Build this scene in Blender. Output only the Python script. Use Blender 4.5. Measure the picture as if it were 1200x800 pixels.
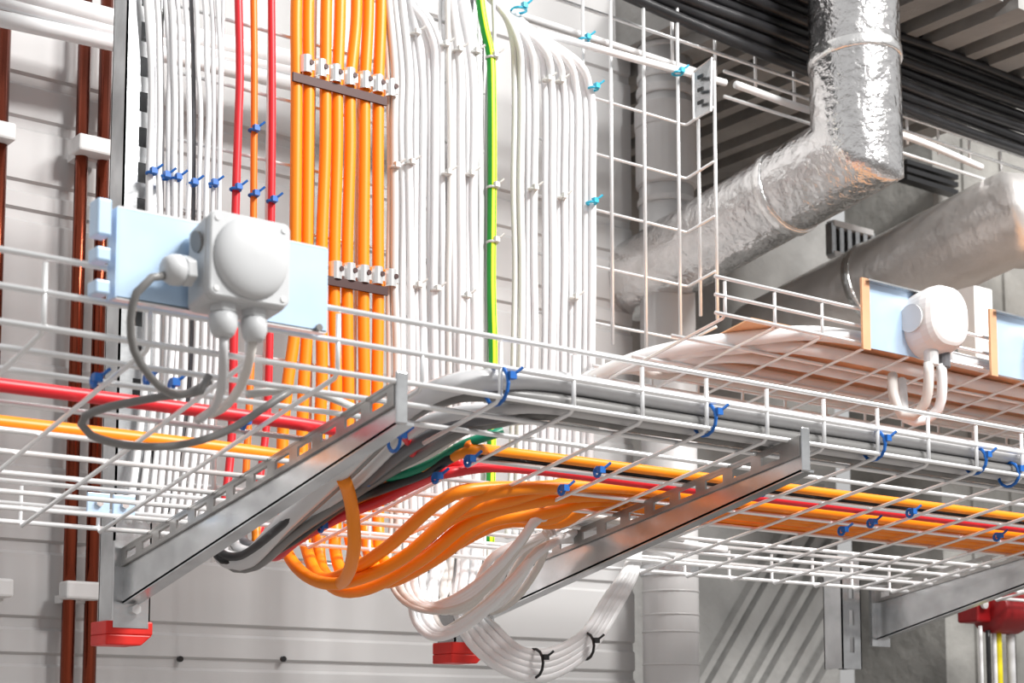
import bpy, bmesh, math, random
from mathutils import Vector, Matrix
random.seed(7)
for _o in list(bpy.data.objects): bpy.data.objects.remove(_o)
SC = bpy.context.scene; COL = SC.collection

# ---------------------------------------------------------------- camera, world, lights, exposure
FPX, PX0, PY0 = 1950.0, 600.0, 650.0            # focal length and principal point for a 1200x800 frame
YAW, PITCH, CZ, YW = math.radians(37.1), math.radians(6.1), 1.7, 2.065
CF = Vector((math.sin(YAW)*math.cos(PITCH), math.cos(YAW)*math.cos(PITCH), math.sin(PITCH)))
CR = Vector((math.cos(YAW), -math.sin(YAW), 0)); CU = CR.cross(CF)
cam_d = bpy.data.cameras.new('camera'); cam = bpy.data.objects.new('camera', cam_d); COL.objects.link(cam)
cam_d.sensor_width = 36; cam_d.lens = FPX/1200*36; cam_d.shift_y = (PY0-400)/1200; cam_d.clip_start = .05
cam.location = (0, 0, CZ)
cam.rotation_euler = Matrix((CR, CU, -CF)).transposed().to_euler()
cam_d.dof.use_dof = True; cam_d.dof.focus_distance = 2.3; cam_d.dof.aperture_fstop = 9
SC.camera = cam
W = bpy.data.worlds.new('world'); SC.world = W; W.use_nodes = True
wn = W.node_tree; bg = wn.nodes['Background']
tc = wn.nodes.new('ShaderNodeTexCoord'); sep = wn.nodes.new('ShaderNodeSeparateXYZ'); cr = wn.nodes.new('ShaderNodeValToRGB')
wn.links.new(tc.outputs['Generated'], sep.inputs[0]); wn.links.new(sep.outputs['Z'], cr.inputs[0])
mp = wn.nodes.new('ShaderNodeMath'); mp.operation = 'MULTIPLY_ADD'; mp.inputs[1].default_value = .5; mp.inputs[2].default_value = .5
wn.links.new(sep.outputs['Z'], mp.inputs[0]); wn.links.new(mp.outputs[0], cr.inputs[0])
cr.color_ramp.elements[0].position = .3; cr.color_ramp.elements[0].color = (.21, .185, .165, 1)
cr.color_ramp.elements[1].position = .66; cr.color_ramp.elements[1].color = (1, 1, 1, 1)
wn.links.new(cr.outputs[0], bg.inputs[0]); bg.inputs[1].default_value = .70
def area(name, loc, target, size, power, col=(1, 1, 1), sy=None):
    l = bpy.data.lights.new(name, 'AREA'); l.energy = power; l.size = size; l.color = col
    if sy: l.shape = 'RECTANGLE'; l.size_y = sy
    o = bpy.data.objects.new(name, l); COL.objects.link(o); o.location = loc
    o.rotation_euler = (Vector(target)-Vector(loc)).to_track_quat('-Z', 'Y').to_euler(); return o
area('hall_light', (2.0, -1.1, 4.6), (1.0, 2.0, 2.0), .7, 165, (1, .99, .97), .4)
area('hall_light', (3.0, -.3, 4.8), (2.6, 2.6, 2.2), 1.0, 150, (1, .98, .95), .5)
SC.view_settings.view_transform = 'Standard'; SC.view_settings.look = 'None'
SC.view_settings.exposure = -0.12; SC.view_settings.gamma = 1; SC.view_settings.use_curve_mapping = False

# ---------------------------------------------------------------- helpers
TS = .171                                       # how much everything that runs out from the wall rises per metre
def P(x, y, d=0.0):                             # point seen at photo position x, y on the upright plane d metres out from the supports
    D = CF + (x-PX0)/FPX*CR - (y-PY0)/FPX*CU
    return Vector((0, 0, CZ)) + D*((YW-d)/D.y)
def V(X, d, z): return Vector((X, YW-d, z))
def zt(d): return 2.056-(.665-d)*TS             # height of the main tray's bottom

def newmat(name, col, rough=.5, metal=0.0, spec=.5, bump=None, var=0.0, vscale=8, coat=0):
    m = bpy.data.materials.new(name); m.use_nodes = True; nt = m.node_tree; b = nt.nodes['Principled BSDF']
    b.inputs['Base Color'].default_value = (*col, 1); b.inputs['Roughness'].default_value = rough
    b.inputs['Metallic'].default_value = metal; b.inputs['Specular IOR Level'].default_value = spec
    b.inputs['Coat Weight'].default_value = coat
    t = nt.nodes.new('ShaderNodeTexCoord')
    if var:
        n = nt.nodes.new('ShaderNodeTexNoise'); n.inputs['Scale'].default_value = vscale; n.inputs['Detail'].default_value = 5
        r = nt.nodes.new('ShaderNodeValToRGB'); nt.links.new(t.outputs['Object'], n.inputs['Vector']); nt.links.new(n.outputs[0], r.inputs[0])
        r.color_ramp.elements[0].position = .3; r.color_ramp.elements[1].position = .7
        r.color_ramp.elements[0].color = (*[c*(1-var) for c in col], 1); r.color_ramp.elements[1].color = (*[min(1, c*(1+var*.6)) for c in col], 1)
        nt.links.new(r.outputs[0], b.inputs['Base Color'])
    if bump:
        sc, st, kind = bump
        if kind == 'noise':
            n = nt.nodes.new('ShaderNodeTexNoise'); n.inputs['Scale'].default_value = sc; n.inputs['Detail'].default_value = 4; out = n.outputs[0]
        else:
            n = nt.nodes.new('ShaderNodeTexVoronoi'); n.feature = 'F1'; n.inputs['Scale'].default_value = sc; out = n.outputs[0]
        nt.links.new(t.outputs['Object'], n.inputs['Vector'])
        bp = nt.nodes.new('ShaderNodeBump'); bp.inputs['Strength'].default_value = st; bp.inputs['Distance'].default_value = .01
        nt.links.new(out, bp.inputs['Height']); nt.links.new(bp.outputs[0], b.inputs['Normal'])
    return m
M = dict(
 wall=newmat('painted_panel', (.54, .535, .535), .55, var=.06, vscale=1.5),
 concrete=newmat('concrete', (.34, .335, .325), .9, bump=(30, .5, 'noise'), var=.35, vscale=4),
 concrete_dark=newmat('concrete_rough', (.27, .265, .25), .9, bump=(20, .6, 'noise'), var=.4, vscale=6),
 floor=newmat('floor', (.35, .32, .30), .4, var=.1),
 wire=newmat('zinc_wire', (.90, .90, .905), .3, .5),
 galv=newmat('galvanised', (.62, .63, .64), .27, .92, bump=(14, .16, 'noise'), var=.3, vscale=14),
 galvd=newmat('galvanised_old', (.42, .41, .40), .4, .8, var=.3, vscale=20),
 plate=newmat('blue_plate', (.55, .72, .92), .35, .35, var=.12, vscale=12),
 clampm=newmat('clamp_metal', (.8, .8, .8), .22, .7),
 dark=newmat('dark_metal', (.05, .02, .018), .5, .3),
 black=newmat('black_rubber', (.012, .012, .013), .35),
 blackc=newmat('black_cable', (.022, .022, .024), .33, var=.4, vscale=20),
 white=newmat('white_cable', (.86, .86, .87), .42),
 cream=newmat('cream_cable', (.70, .665, .63), .42),
 lgrey=newmat('grey_cable', (.62, .62, .63), .28),
 dgrey=newmat('dark_grey_cable', (.13, .13, .14), .33),
 mgrey=newmat('mid_grey_cable', (.21, .205, .20), .34),
 orange=newmat('orange_cable', (1.0, .275, .002), .4),
 orange2=newmat('deep_orange_cable', (.95, .20, .008), .38),
 red=newmat('red_cable', (.75, .02, .03), .38),
 copper=newmat('copper_pipe', (.24, .05, .025), .2, .95, var=.25, vscale=5),
 coppers=newmat('copper_sheet', (1.0, .52, .30), .4, .35, bump=(9, .35, 'noise'), var=.3, vscale=7),
 pvc=newmat('grey_pipe', (.55, .54, .54), .4),
 clip=newmat('pipe_clip', (.72, .72, .72), .5),
 blue=newmat('blue_tie', (.01, .13, .48), .4),
 cyan=newmat('cyan_tie', (.02, .42, .62), .4),
 wtie=newmat('clear_tie', (.62, .62, .60), .4),
 yellow=newmat('yellow_cable', (.85, .72, .02), .4),
 green=newmat('green_cable', (.0, .22, .12), .4),
 redd=newmat('dark_red_paint', (.26, .006, .008), .4),
 redcap=newmat('red_cap', (.68, .015, .008), .45, var=.15, vscale=30),
 box=newmat('grey_box', (.58, .59, .60), .45),
 boxl=newmat('light_grey_box', (.70, .71, .72), .42),
 boxw=newmat('white_box', (.84, .82, .81), .42),
 foil=newmat('foil', (.76, .745, .74), .18, 1.0, bump=(45, .55, 'noise'), var=.12, vscale=30),
 foils=newmat('foil_smooth', (.88, .85, .83), .34, .65, bump=(30, .3, 'noise'), var=.14, vscale=8),
 foiltape=newmat('foil_tape', (.9, .89, .88), .25, 1.0, bump=(60, .3, 'noise')),
)
def earthmat():                                 # green jacket with a yellow stripe down one side
    m = newmat('earth_cable', (0, .3, .02), .4); nt = m.node_tree; b = nt.nodes['Principled BSDF']
    uv = nt.nodes.new('ShaderNodeUVMap'); s = nt.nodes.new('ShaderNodeSeparateXYZ'); g = nt.nodes.new('ShaderNodeValToRGB')
    nt.links.new(uv.outputs[0], s.inputs[0]); nt.links.new(s.outputs['X'], g.inputs[0]); g.color_ramp.interpolation = 'CONSTANT'
    e = g.color_ramp.elements; e[0].color = (.75, .85, .02, 1); e[1].color = (.0, .30, .02, 1); e[1].position = .12; q = e.new(.62); q.color = (.75, .85, .02, 1)
    nt.links.new(g.outputs[0], b.inputs['Base Color']); return m
M['earth'] = earthmat()

def mesh_obj(name, vs, fs, mat, parent=None, smooth=False, loc=None, uvs=None):
    if parent is not None:
        root = parent
        while root.parent: root = root.parent
        vs = [Vector(v)-root.location for v in vs]
    elif loc is not None: vs = [Vector(v)-Vector(loc) for v in vs]
    me = bpy.data.meshes.new(name); me.from_pydata([tuple(v) for v in vs], [], fs)
    if mat: me.materials.append(M[mat])
    if uvs:
        ul = me.uv_layers.new(name='UVMap')
        for i, l in enumerate(me.loops): ul.data[i].uv = uvs[l.vertex_index]
    if smooth: me.polygons.foreach_set('use_smooth', [True]*len(me.polygons))
    me.update(); o = bpy.data.objects.new(name, me); COL.objects.link(o)
    if parent is not None: o.parent = parent
    elif loc is not None: o.location = loc
    return o
def copy_tree(o, par=None):                      # a thing with its parts and their sub-parts
    c = o.copy(); COL.objects.link(c)
    if par: c.parent = par
    for ch in list(o.children): copy_tree(ch, c)
    return c
def tag(o, label, cat, group=None):
    o['label'] = label; o['category'] = cat
    if group: o['group'] = group
    return o
def thing(name, loc, label, cat, group=None):
    o = bpy.data.objects.new(name, None); COL.objects.link(o); o.location = loc; o.empty_display_size = .05
    return tag(o, label, cat, group)
def smooth_path(pts, step=.012):
    pts = [Vector(p) for p in pts]
    if len(pts) < 3: return pts
    q = [pts[0]*2-pts[1]]+pts+[pts[-1]*2-pts[-2]]; out = []
    for i in range(1, len(q)-2):
        p0, p1, p2, p3 = q[i-1:i+3]; n = max(1, min(24, int((p2-p1).length/step)))
        for k in range(n):
            t = k/n
            out.append(.5*((2*p1)+(p2-p0)*t+(2*p0-5*p1+4*p2-p3)*t*t+(3*p1-p0-3*p2+p3)*t**3))
    out.append(pts[-1]); return out
def tube_geo(path, r, n=10, cap=True, ref=None, scale=None):
    vs, fs, uv = [], [], []
    m = len(path); T = [(path[min(i+1, m-1)]-path[max(i-1, 0)]).normalized() for i in range(m)]
    u = Vector(ref) if ref else (Vector((0, 0, 1)) if abs(T[0].z) < .8 else Vector((1, 0, 0)))
    for i in range(m):
        u = (u-T[i]*u.dot(T[i])).normalized(); w = T[i].cross(u); rr = r*(scale[i] if scale else 1)
        for k in range(n):
            a = 2*math.pi*k/n; vs.append(path[i]+(u*math.cos(a)+w*math.sin(a))*rr); uv.append((k/n+.01, i/m))
    for i in range(m-1):
        for k in range(n):
            k2 = (k+1) % n; fs.append((i*n+k, i*n+k2, (i+1)*n+k2, (i+1)*n+k))
    if cap: fs.append(tuple(range(n))[::-1]); fs.append(tuple((m-1)*n+k for k in range(n)))
    return vs, fs, uv
def tube(name, pts, r, mat, parent=None, n=10, smooth=True, ref=None, step=.012):
    path = smooth_path(pts, step) if smooth else [Vector(p) for p in pts]
    vs, fs, uv = tube_geo(path, r, n, ref=ref)
    return mesh_obj(name, vs, fs, mat, parent, True, loc=None if parent is not None and parent.type != 'EMPTY' else (None if parent is not None else path[0]), uvs=uv)
class G:                                        # collects simple solids into one mesh
    def __init__(s): s.v, s.f = [], []
    def add(s, vs, fs):
        b = len(s.v); s.v += [Vector(v) for v in vs]; s.f += [tuple(i+b for i in f) for f in fs]; return s
    def box(s, c, size, mtx=None):
        hx, hy, hz = [k/2 for k in size]; c = Vector(c)
        vs = [Vector((x, y, z)) for x in (-hx, hx) for y in (-hy, hy) for z in (-hz, hz)]
        if mtx: vs = [mtx @ v for v in vs]
        return s.add([c+v for v in vs], [(0, 1, 3, 2), (4, 6, 7, 5), (0, 4, 5, 1), (2, 3, 7, 6), (0, 2, 6, 4), (1, 5, 7, 3)])
    def hexa(s, a, b):                          # two quads -> solid
        return s.add(list(a)+list(b), [(3, 2, 1, 0), (4, 5, 6, 7), (0, 1, 5, 4), (1, 2, 6, 5), (2, 3, 7, 6), (3, 0, 4, 7)])
    def cyl(s, a, b, r, n=16, r2=None):
        v, f, _ = tube_geo([Vector(a), Vector(b)], r, n, scale=(1, (r2 or r)/r)); return s.add(v, f)
    def tube(s, pts, r, n=8, sm=False):
        v, f, _ = tube_geo(smooth_path(pts) if sm else [Vector(p) for p in pts], r, n); return s.add(v, f)
    def make(s, name, mat, parent=None, smooth=False, bevel=0, loc='auto'):
        l = None
        if parent is None:
            c = Vector([sum(v[i] for v in s.v)/len(s.v) for i in range(3)]); l = c
        o = mesh_obj(name, s.v, s.f, mat, parent, smooth, l)
        bm = bmesh.new(); bm.from_mesh(o.data); bmesh.ops.recalc_face_normals(bm, faces=bm.faces); bm.to_mesh(o.data); bm.free()
        if bevel:
            md = o.modifiers.new('bevel', 'BEVEL'); md.width = bevel; md.segments = 2; md.limit_method = 'ANGLE'
        return o
ORD = ['first', 'second', 'third', 'fourth', 'fifth', 'sixth', 'seventh', 'eighth', 'ninth', 'tenth', 'eleventh', 'twelfth', 'thirteenth', 'fourteenth', 'fifteenth', 'sixteenth']
SIDE = Matrix(((1, 0, 0), (0, 1, 0), (0, -TS, 1)))   # leans outward-running boxes upward

# ---------------------------------------------------------------- the setting
WD = -.45                                       # the white wall, behind the hanging supports
def struct(o): o['kind'] = 'structure'; return o
XE = P(742, 500, WD).x
g = G(); prof = []; z = 0.0
zs_ = sorted([P(400, 782, WD).z, P(400, 744, WD).z, P(40, 640, WD).z, P(50, 540, WD).z, P(50, 420, WD).z, P(50, 255, WD).z, P(50, 222, WD).z, P(50, 148, WD).z, P(50, 97, WD).z, 3.05, 3.3, 3.55, 3.8, 4.05, .4, .8, 1.2])
for zg in zs_:                                  # shallow pressed grooves of the panel wall
    prof += [(z, 0), (zg-.012, 0), (zg-.007, .006), (zg+.007, .006), (zg+.011, 0)]; z = zg+.0115
prof += [(z, 0), (4.6, 0)]
vs = []; x0 = -2.5
for (zz, dd) in prof: vs += [V(x0, WD-dd, zz), V(XE, WD-dd, zz)]
fs = [(2*i, 2*i+1, 2*i+3, 2*i+2) for i in range(len(prof)-1)]
b = len(vs)
for (zz, dd) in prof: vs += [V(x0, WD-.1, zz), V(XE, WD-.1, zz)]
fs += [(b+2*i, b+2*i+2, b+2*i+3, b+2*i+1) for i in range(len(prof)-1)]
fs += [(2*i+1, b+2*i+1, b+2*i+3, 2*i+3) for i in range(len(prof)-1)]
struct(mesh_obj('wall_back', vs, fs, 'wall'))
# concrete walls to the right, with slanting ribs added to stand for diagonal shadow stripes
CD = -.95
X1 = P(983, 720, CD).x
g = G().box(V((XE-.4+X1)/2, CD-.05, 2.3), (X1-XE+.4, .1, 4.8))
for k in range(9):
    a = P(806+k*21, 810, CD); bq = P(885+k*21, 672, CD)
    dirv = (bq-a).normalized(); nrm = Vector((dirv.z, 0, -dirv.x)); w = (.009, .02, .012)[k % 3]
    e = min((bq-a).length+.3, (X1-.03-a.x)/dirv.x)
    q = [a-dirv*.2-nrm*w, a-dirv*.2+nrm*w, a+dirv*e+nrm*w, a+dirv*e-nrm*w]
    g.hexa(q, [v+Vector((0, -.03, 0)) for v in q])
struct(g.make('wall_right', 'concrete'))
g = G().box(V((X1+7.5)/2, CD+.20, 2.3), (7.5-X1, .3, 4.8))
for k in range(26): g.box(V(X1+.12+k*.16, CD+.353, 1.6), (.012, .012, 3.3))
struct(g.make('wall_far', 'concrete_dark'))
g = G().box((2.5, 0, -.05), (14, 9, .1)); struct(g.make('floor', 'floor'))
CX = P(870, 200, CD).x
g = G().box(((XE+CX)/2-.02, 2.42, 3.16), (CX-XE+.04, 1.16, .12))
for k in range(9): g.box((XE+.05+k*(CX-XE)/9, 2.42, 3.085), (.03 if k % 2 else .06, 1.16, .03))
struct(g.make('ceiling', 'concrete'))

# ---------------------------------------------------------------- pipes and conduits behind
def clip(px, py, w, d, label, group, name='pipe_clip'):
    c = P(px, py, d+.02); X2 = P(px+w, py, d+.02).x-c.x
    t = thing(name, c, label, 'pipe clip', group)
    G().box(c+Vector((X2/2, 0, 0)), (X2, .035, .028)).make('strap', 'clip', t, bevel=.004)
    G().box(c+Vector((X2/2, .03, -.012)), (X2*.8, .03, .012)).make('foot', 'clip', t)
PB = WD+.035
for i, (xt, xb, r, lab) in enumerate(((100, 83.5, .0105, 'red-brown copper pipe running up the wall, the left one of the close pair'),
                                  (125, 109, .0105, 'red-brown copper pipe running up the wall, right beside the tall grey strut'),
                                  (5, -8, .0115, 'red-brown copper pipe at the left edge of the picture'))):
    a = P(xt+1, -10, PB); bq = P(xb, 810, PB); bq.x = a.x
    tag(tube('copper_pipe', [a, bq], r, 'copper', smooth=False, n=14), lab, 'pipe', 'copper pipes on the wall')
clip(88, 168, 42, PB-.004, 'pale clip holding the copper pipe pair, upper one beside the strut', 'clips on the copper pipes')
clip(73, 691, 42, PB-.004, 'pale clip holding the copper pipe pair, lower one near the red end cap', 'clips on the copper pipes')
clip(-14, 152, 29, PB-.004, 'pale clip on the copper pipe at the left edge, upper one', 'clips on the copper pipes')
clip(-18, 688, 30, PB-.004, 'pale clip on the wall at the left edge, lower one', 'clips on the copper pipes')
for i, (y0, y1, rr) in enumerate(((-14, 24, .017), (2, 36, .010), (23, 51, .0125))):
    tag(tube('conduit', [P(-60, y0-14, -.32), P(135, y1, -.32), P(560, y1+96, -.32)], rr, 'white', smooth=False, n=14),
        ['fat white conduit crossing behind the cables at the top left, uppermost', 'thin white conduit at the top left, between two thicker ones', 'white conduit at the top left, lowest of the three'][i], 'conduit', 'white conduits behind the cables')
# big grey drain pipe with its sockets
PD = WD+.075
t = thing('drain_pipe', P(785, 800, PD), 'light grey plastic drain pipe with sockets standing behind the mesh', 'pipe')
xc = P(786, 720, PD).x
def ring(z, r, h, name, mat='pvc'): G().cyl(V(xc, PD, z), V(xc, PD, z+h), r, 28).make(name, mat, t, smooth=False, bevel=.003)
tube('pipe_body', [V(xc, PD, .3), V(xc, PD, 3.25)], .056, 'pvc', t, n=32, smooth=False)
for yy, r, h in ((128, .0645, .05), (150, .0625, .13), (190, .0600, .02), (212, .0595, .02), (236, .0595, .015), (108, .0605, .02), (92, .059, .015), (60, .0585, .012)):
    z1 = P(785, yy, PD).z; ring(z1-h, r, h, 'socket_ring')
for yy in (695, 722, 742, 780): ring(P(785, yy, PD).z, .0578, .004, 'thin_ring')  # thin raised rings round the lower part of the pipe
ring(P(785, 676, PD).z, .0605, .022, 'steel_band', 'galv')
# grille and louvre on the concrete
def grille(x0, y0, x1, y1, d, n, name, label):
    a = P(x0, y1, d); bq = P(x1, y0, d); bq2 = P(x1, y1, d); t = thing(name, a, label, 'vent')
    w = bq2.x-a.x; h = (P(x0, y0, d).z-a.z)
    G().box(a+Vector((w/2, .01, h/2)), (w, .01, h)).make('backing', 'black', t)
    for k in range(n+1): G().box(a+Vector((w*k/n, 0, h/2)), (.014, .02, h)).make('slat', 'galv', t)
    for k in (0, 1): G().box(a+Vector((w/2, 0, h*k)), (w, .024, .014)).make('frame', 'clip', t)
grille(974, 262, 1020, 298, CD+.40, 5, 'vent_grille', 'small dark vent grille between the two foil ducts')
t = thing('louvre', P(1062, 210, CD+.4), 'dark horizontal louvre slots above the right foil duct', 'vent')
for k in range(3): G().box(P(1088, 200+k*9, CD+.4), (.20, .03, .012)).make('slat', 'black', t)

# ---------------------------------------------------------------- foil covered ducts
def duct(name, pts, r, label, mats, seams):
    t = thing(name, pts[0], label, 'duct'); n = 44; pts = [Vector(p) for p in pts]
    u = Vector((0, -1, 0)) if abs((pts[1]-pts[0]).normalized().y) < .8 else Vector((0, 0, 1)); vs, fs = [], []
    dirs = [(pts[i+1]-pts[i]).normalized() for i in range(len(pts)-1)]; rows_ = 0
    for i, dv in enumerate(dirs):
        if i:                                   # carry the ring frame round the corner
            ax = dirs[i-1].cross(dv); ang = dirs[i-1].angle(dv); u = Matrix.Rotation(ang, 3, ax) @ u if ax.length > 1e-5 else u
        u = (u-dv*u.dot(dv)).normalized(); w = dv.cross(u); Ls = (pts[i+1]-pts[i]).length; m = max(2, int(Ls/.02))
        for k in range(m+1):
            if i and k == 0: continue
            for q in range(n):
                a = 2*math.pi*q/n; off = (u*math.cos(a)+w*math.sin(a))*r
                rr = 1+.004*math.sin(7*a+k*.9+i)+.003*math.sin(13*a-k*1.7)
                lo = 0; hi = Ls
                if i: nb = (dirs[i-1]+dv).normalized(); lo = -off.dot(nb)/dv.dot(nb)
                if i+1 < len(dirs): nb = (dv+dirs[i+1]).normalized(); hi = Ls-off.dot(nb)/dv.dot(nb)
                vs.append(pts[i]+dv*(lo+(hi-lo)*k/m)+off*rr)
            rows_ += 1
    for i in range(rows_-1):
        for q in range(n): q2 = (q+1) % n; fs.append((i*n+q, i*n+q2, (i+1)*n+q2, (i+1)*n+q))
    mesh_obj('foil_jacket', vs, fs, mats, t, True)
    for (c, dv) in seams:
        dv = Vector(dv).normalized(); v, f, _ = tube_geo([c-dv*.011, c-dv*.009, c+dv*.009, c+dv*.011], r+.0035, n, scale=(.985, 1, 1, .985)); mesh_obj('tape_band', v, f, 'foiltape', t, True)
EL = P(1004, 178, .14)                          # elbow of the left duct
def away(p, s): return p+Vector((0, s, -TS*s))
top = Vector((EL.x, EL.y, 3.28))
duct('foil_duct', [Vector((EL.x, EL.y, 4.4)), EL, away(EL, .62)], .081,
     'crinkled silver foil duct coming down from the ceiling and bending away to the left', 'foil', [(Vector((EL.x, EL.y, P(1004, 72, .14).z)), (0, .12, 1)), (away(EL, .17), (0, 1, -TS))])
E2 = P(1180, 258, -.02)
duct('foil_duct', [E2+Vector((.9, 0, .12)), E2+Vector((.0, 0, 0)), away(E2, .72)], .098,
     'pale foil duct on the right ending in a crumpled elbow at the picture edge', 'foils', [(away(E2, .36), (0, 1, -TS)), (E2+Vector((.14, 0, .018)), (1, 0, .13))])

# ---------------------------------------------------------------- hanging struts with red end caps
def slot_plate(g, o, ax, ay, an, L, w, th, pitch, sl, sw, off=0):
    """plate along ax (length L) and ay (width w), thickness th along an, with real slots"""
    def bx(a0, a1, b0, b1):
        q = [o+ax*a0+ay*b0, o+ax*a1+ay*b0, o+ax*a1+ay*b1, o+ax*a0+ay*b1]; g.hexa(q, [v+an*th for v in q])
    bx(0, L, 0, (w-sw)/2); bx(0, L, (w+sw)/2, w); a = off; prev = 0
    while a+sl < L:
        bx(prev, a, (w-sw)/2, (w+sw)/2); prev = a+sl; a += pitch
    bx(prev, L, (w-sw)/2, (w+sw)/2)
def strut(xl, ybot, width, ztop, label, cap=True, px_cap=None):
    a = P(xl, ybot, 0); t = thing('hanging_strut', a, label, 'strut', 'struts hanging from the ceiling')
    g = G(); L = ztop-a.z; Z = Vector((0, 0, 1)); X = Vector((1, 0, 0)); Yv = Vector((0, 1, 0))
    slot_plate(g, a, Z, X, Yv, L, width, .0025, .05, .028, .012, .3 if cap else .03)
    g.box(a+Vector((.00125, .0225, L/2)), (.0025, .045, L)); g.box(a+Vector((width-.00125, .0225, L/2)), (.0025, .045, L))
    g.box(a+Vector((.008, .044, L/2)), (.016, .0025, L)); g.box(a+Vector((width-.008, .044, L/2)), (.016, .0025, L))
    g.make('channel', 'galv', t)
    if cap:
        c = a+Vector((width/2-.004, .02, -.014)); w = width+.012
        q0 = [c+Vector((x, y, .014)) for x, y in ((-w/2, -.026), (w/2, -.026), (w/2, .026), (-w/2, .026))]
        q1 = [c+Vector((x, y, -.018)) for x, y in ((-w/2, -.026), (w/2-.016, -.026), (w/2-.016, .026), (-w/2, .026))]
        g = G(); q2 = [c+Vector((x, y, -.004)) for x, y in ((-w/2, -.026), (w/2, -.026), (w/2, .026), (-w/2, .026))]
        g.hexa(q0, q2); g.hexa(q2, q1); g.make('end_cap', 'redcap', t, bevel=.002)
    return t
strut(131, 727, .054, 3.30, 'tall grey hanging strut at the left with a red end cap at its foot')
s2 = strut(533, 752, .052, 3.30, 'grey hanging strut behind the white cable loops, red end cap at its foot')
strut(988, 783, .052, 2.02, 'short galvanised strut in front of the concrete wall, holding the right arm', cap=False)

# ---------------------------------------------------------------- cantilever arms
def arm(xpix, ypix, L, label, h0=.072, h1=.042, fl=.045, up=.004):
    X = xpix
    t = thing('cantilever_arm', V(X, 0, zt(0)-.07), label, 'arm', 'cantilever arms under the main tray')
    top = lambda d: zt(d)-.006+up
    rh = .023
    g = G(); q = [V(X, .0, top(0)-rh+.002), V(X, L, top(L)-rh+.002), V(X, L, top(L)-h1-.0015), V(X, 0, top(0)-h0-.0015)]; g.hexa(q, [v+Vector((.003, 0, 0)) for v in q]); g.make('web', 'galv', t)
    g = G(); ax = Vector((0, -1, TS)); slot_plate(g, V(X-.004, 0, top(0)), ax, Vector((0, 0, -1)), Vector((1, 0, 0)), L, rh, .003, .05, .032, .011, .02)
    q = [V(X-.0045, 0, top(0)+.0015), V(X-.0045, L, top(L)+.0015), V(X+.008, L, top(L)+.0015), V(X+.008, 0, top(0)+.0015)]; g.hexa(q, [v-Vector((0, 0, .003)) for v in q]); g.make('slotted_rail', 'galvd', t)
    g = G(); q = [V(X, 0, top(0)-h0), V(X, L, top(L)-h1), V(X+.021, L, top(L)-h1), V(X+.024, 0, top(0)-h0)]; g.hexa(q, [v+Vector((0, 0, .003)) for v in q])
    g.make('bottom_flange', 'galv', t)
    ep = G().box(V(X+.012, .004, top(0)-.045), (.05, .006, .115)).make('end_plate', 'galv', t)
    G().box(V(X+.004, L+.002, top(L)-h1/2+.006), (.014, .004, h1+.012)).make('tip_plate', 'galv', t, bevel=.0015)
    for k in (-.028, .012):
        G().cyl(V(X+.016, .006, top(0)-.05+k), V(X+.016, .016, top(0)-.05+k), .007, 6).make('bolt', 'clampm', ep)
    return t
arm(.912, 0, .665, 'long slotted cantilever arm at the left, reaching out to the near tray edge')
arm(1.485, 0, .685, 'brownish grey cantilever arm in the middle, above the white cable loops')
arm(P(1024, 735, 0).x, 0, .69, 'bright cantilever arm at the lower right above the red device', h0=.092, up=.026)

# ---------------------------------------------------------------- mesh trays
RW = .0031
def tray(name, label, X0, X1, front, back, zf, spacing, off, bottoms, gap=None, side=.064, bside=.05, group=None):
    t = thing(name, V(X0, front, zf(front)), label, 'cable tray', group)
    def lw(d, z, a=X0, b=X1): tube('long_wire', [V(a, d, z), V(b, d, z)], RW, 'wire', t, n=8, smooth=False)
    lw(front, zf(front)+side); lw(front, zf(front)+side*.5)
    lw(back, zf(back)+bside); lw(back, zf(back)+bside*.45)
    for d in bottoms:
        if gap and gap[2] < d < gap[3]: lw(d, zf(d), X0, gap[0]); lw(d, zf(d), gap[1], X1)
        else: lw(d, zf(d))
    x = off
    while x < X1:
        if x > X0:
            f0, b0 = V(x, front, zf(front)), V(x, back, zf(back)); hi = Vector((0, 0, .005))
            if gap and gap[0] < x < gap[1]:
                m = V(x, gap[3], zf(gap[3])); pts = [f0+Vector((0, 0, side)), f0+hi, f0+Vector((0, .006, 0)), m]
            else: pts = [f0+Vector((0, 0, side)), f0+hi, f0+Vector((0, .006, 0)), b0+Vector((0, -.006, 0)), b0+hi, b0+Vector((0, 0, bside))]
            tube('cross_wire', [p-Vector((0, 0, RW*1.6)) for p in pts], RW*.85, 'wire', t, n=8, smooth=False)
        x += spacing
    return t
XG0, XG1 = .98, P(560, 520, .5).x
tray('mesh_cable_tray', 'long wire mesh cable tray crossing the whole picture on the three arms', .0, 4.2, .665, .085, zt, .1008, .4385-.4032,
     [.665, .61, .56, .475, .40, .335, .265, .20, .14, .085], gap=(XG0, XG1, .05, .52))
B2 = P(690, 436, .05)
z2 = lambda d: B2.z-.006+(d-.05)*TS
tray('mesh_cable_tray', 'higher wire mesh cable tray behind, lined with copper coloured sheet', B2.x+.01, 4.8, .33, .05, z2, .105, B2.x+.03,
     [.33, .235, .145, .05], side=.055, bside=.04)
# copper coloured liner of the upper tray
g = G(); n = 60
for i in range(n):
    xa, xb = B2.x+.13+(3.4)*i/n, B2.x+.13+(3.4)*(i+1)/n
    q = [V(xa, .06, z2(.06)+.026), V(xb, .06, z2(.06)+.026), V(xb, .285, z2(.285)+.026), V(xa, .285, z2(.285)+.026)]
    g.hexa(q, [v+Vector((0, 0, .002)) for v in q])
tag(g.make('tray_liner', 'coppers'), 'copper coloured sheet lying in the higher mesh tray', 'sheet')

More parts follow.
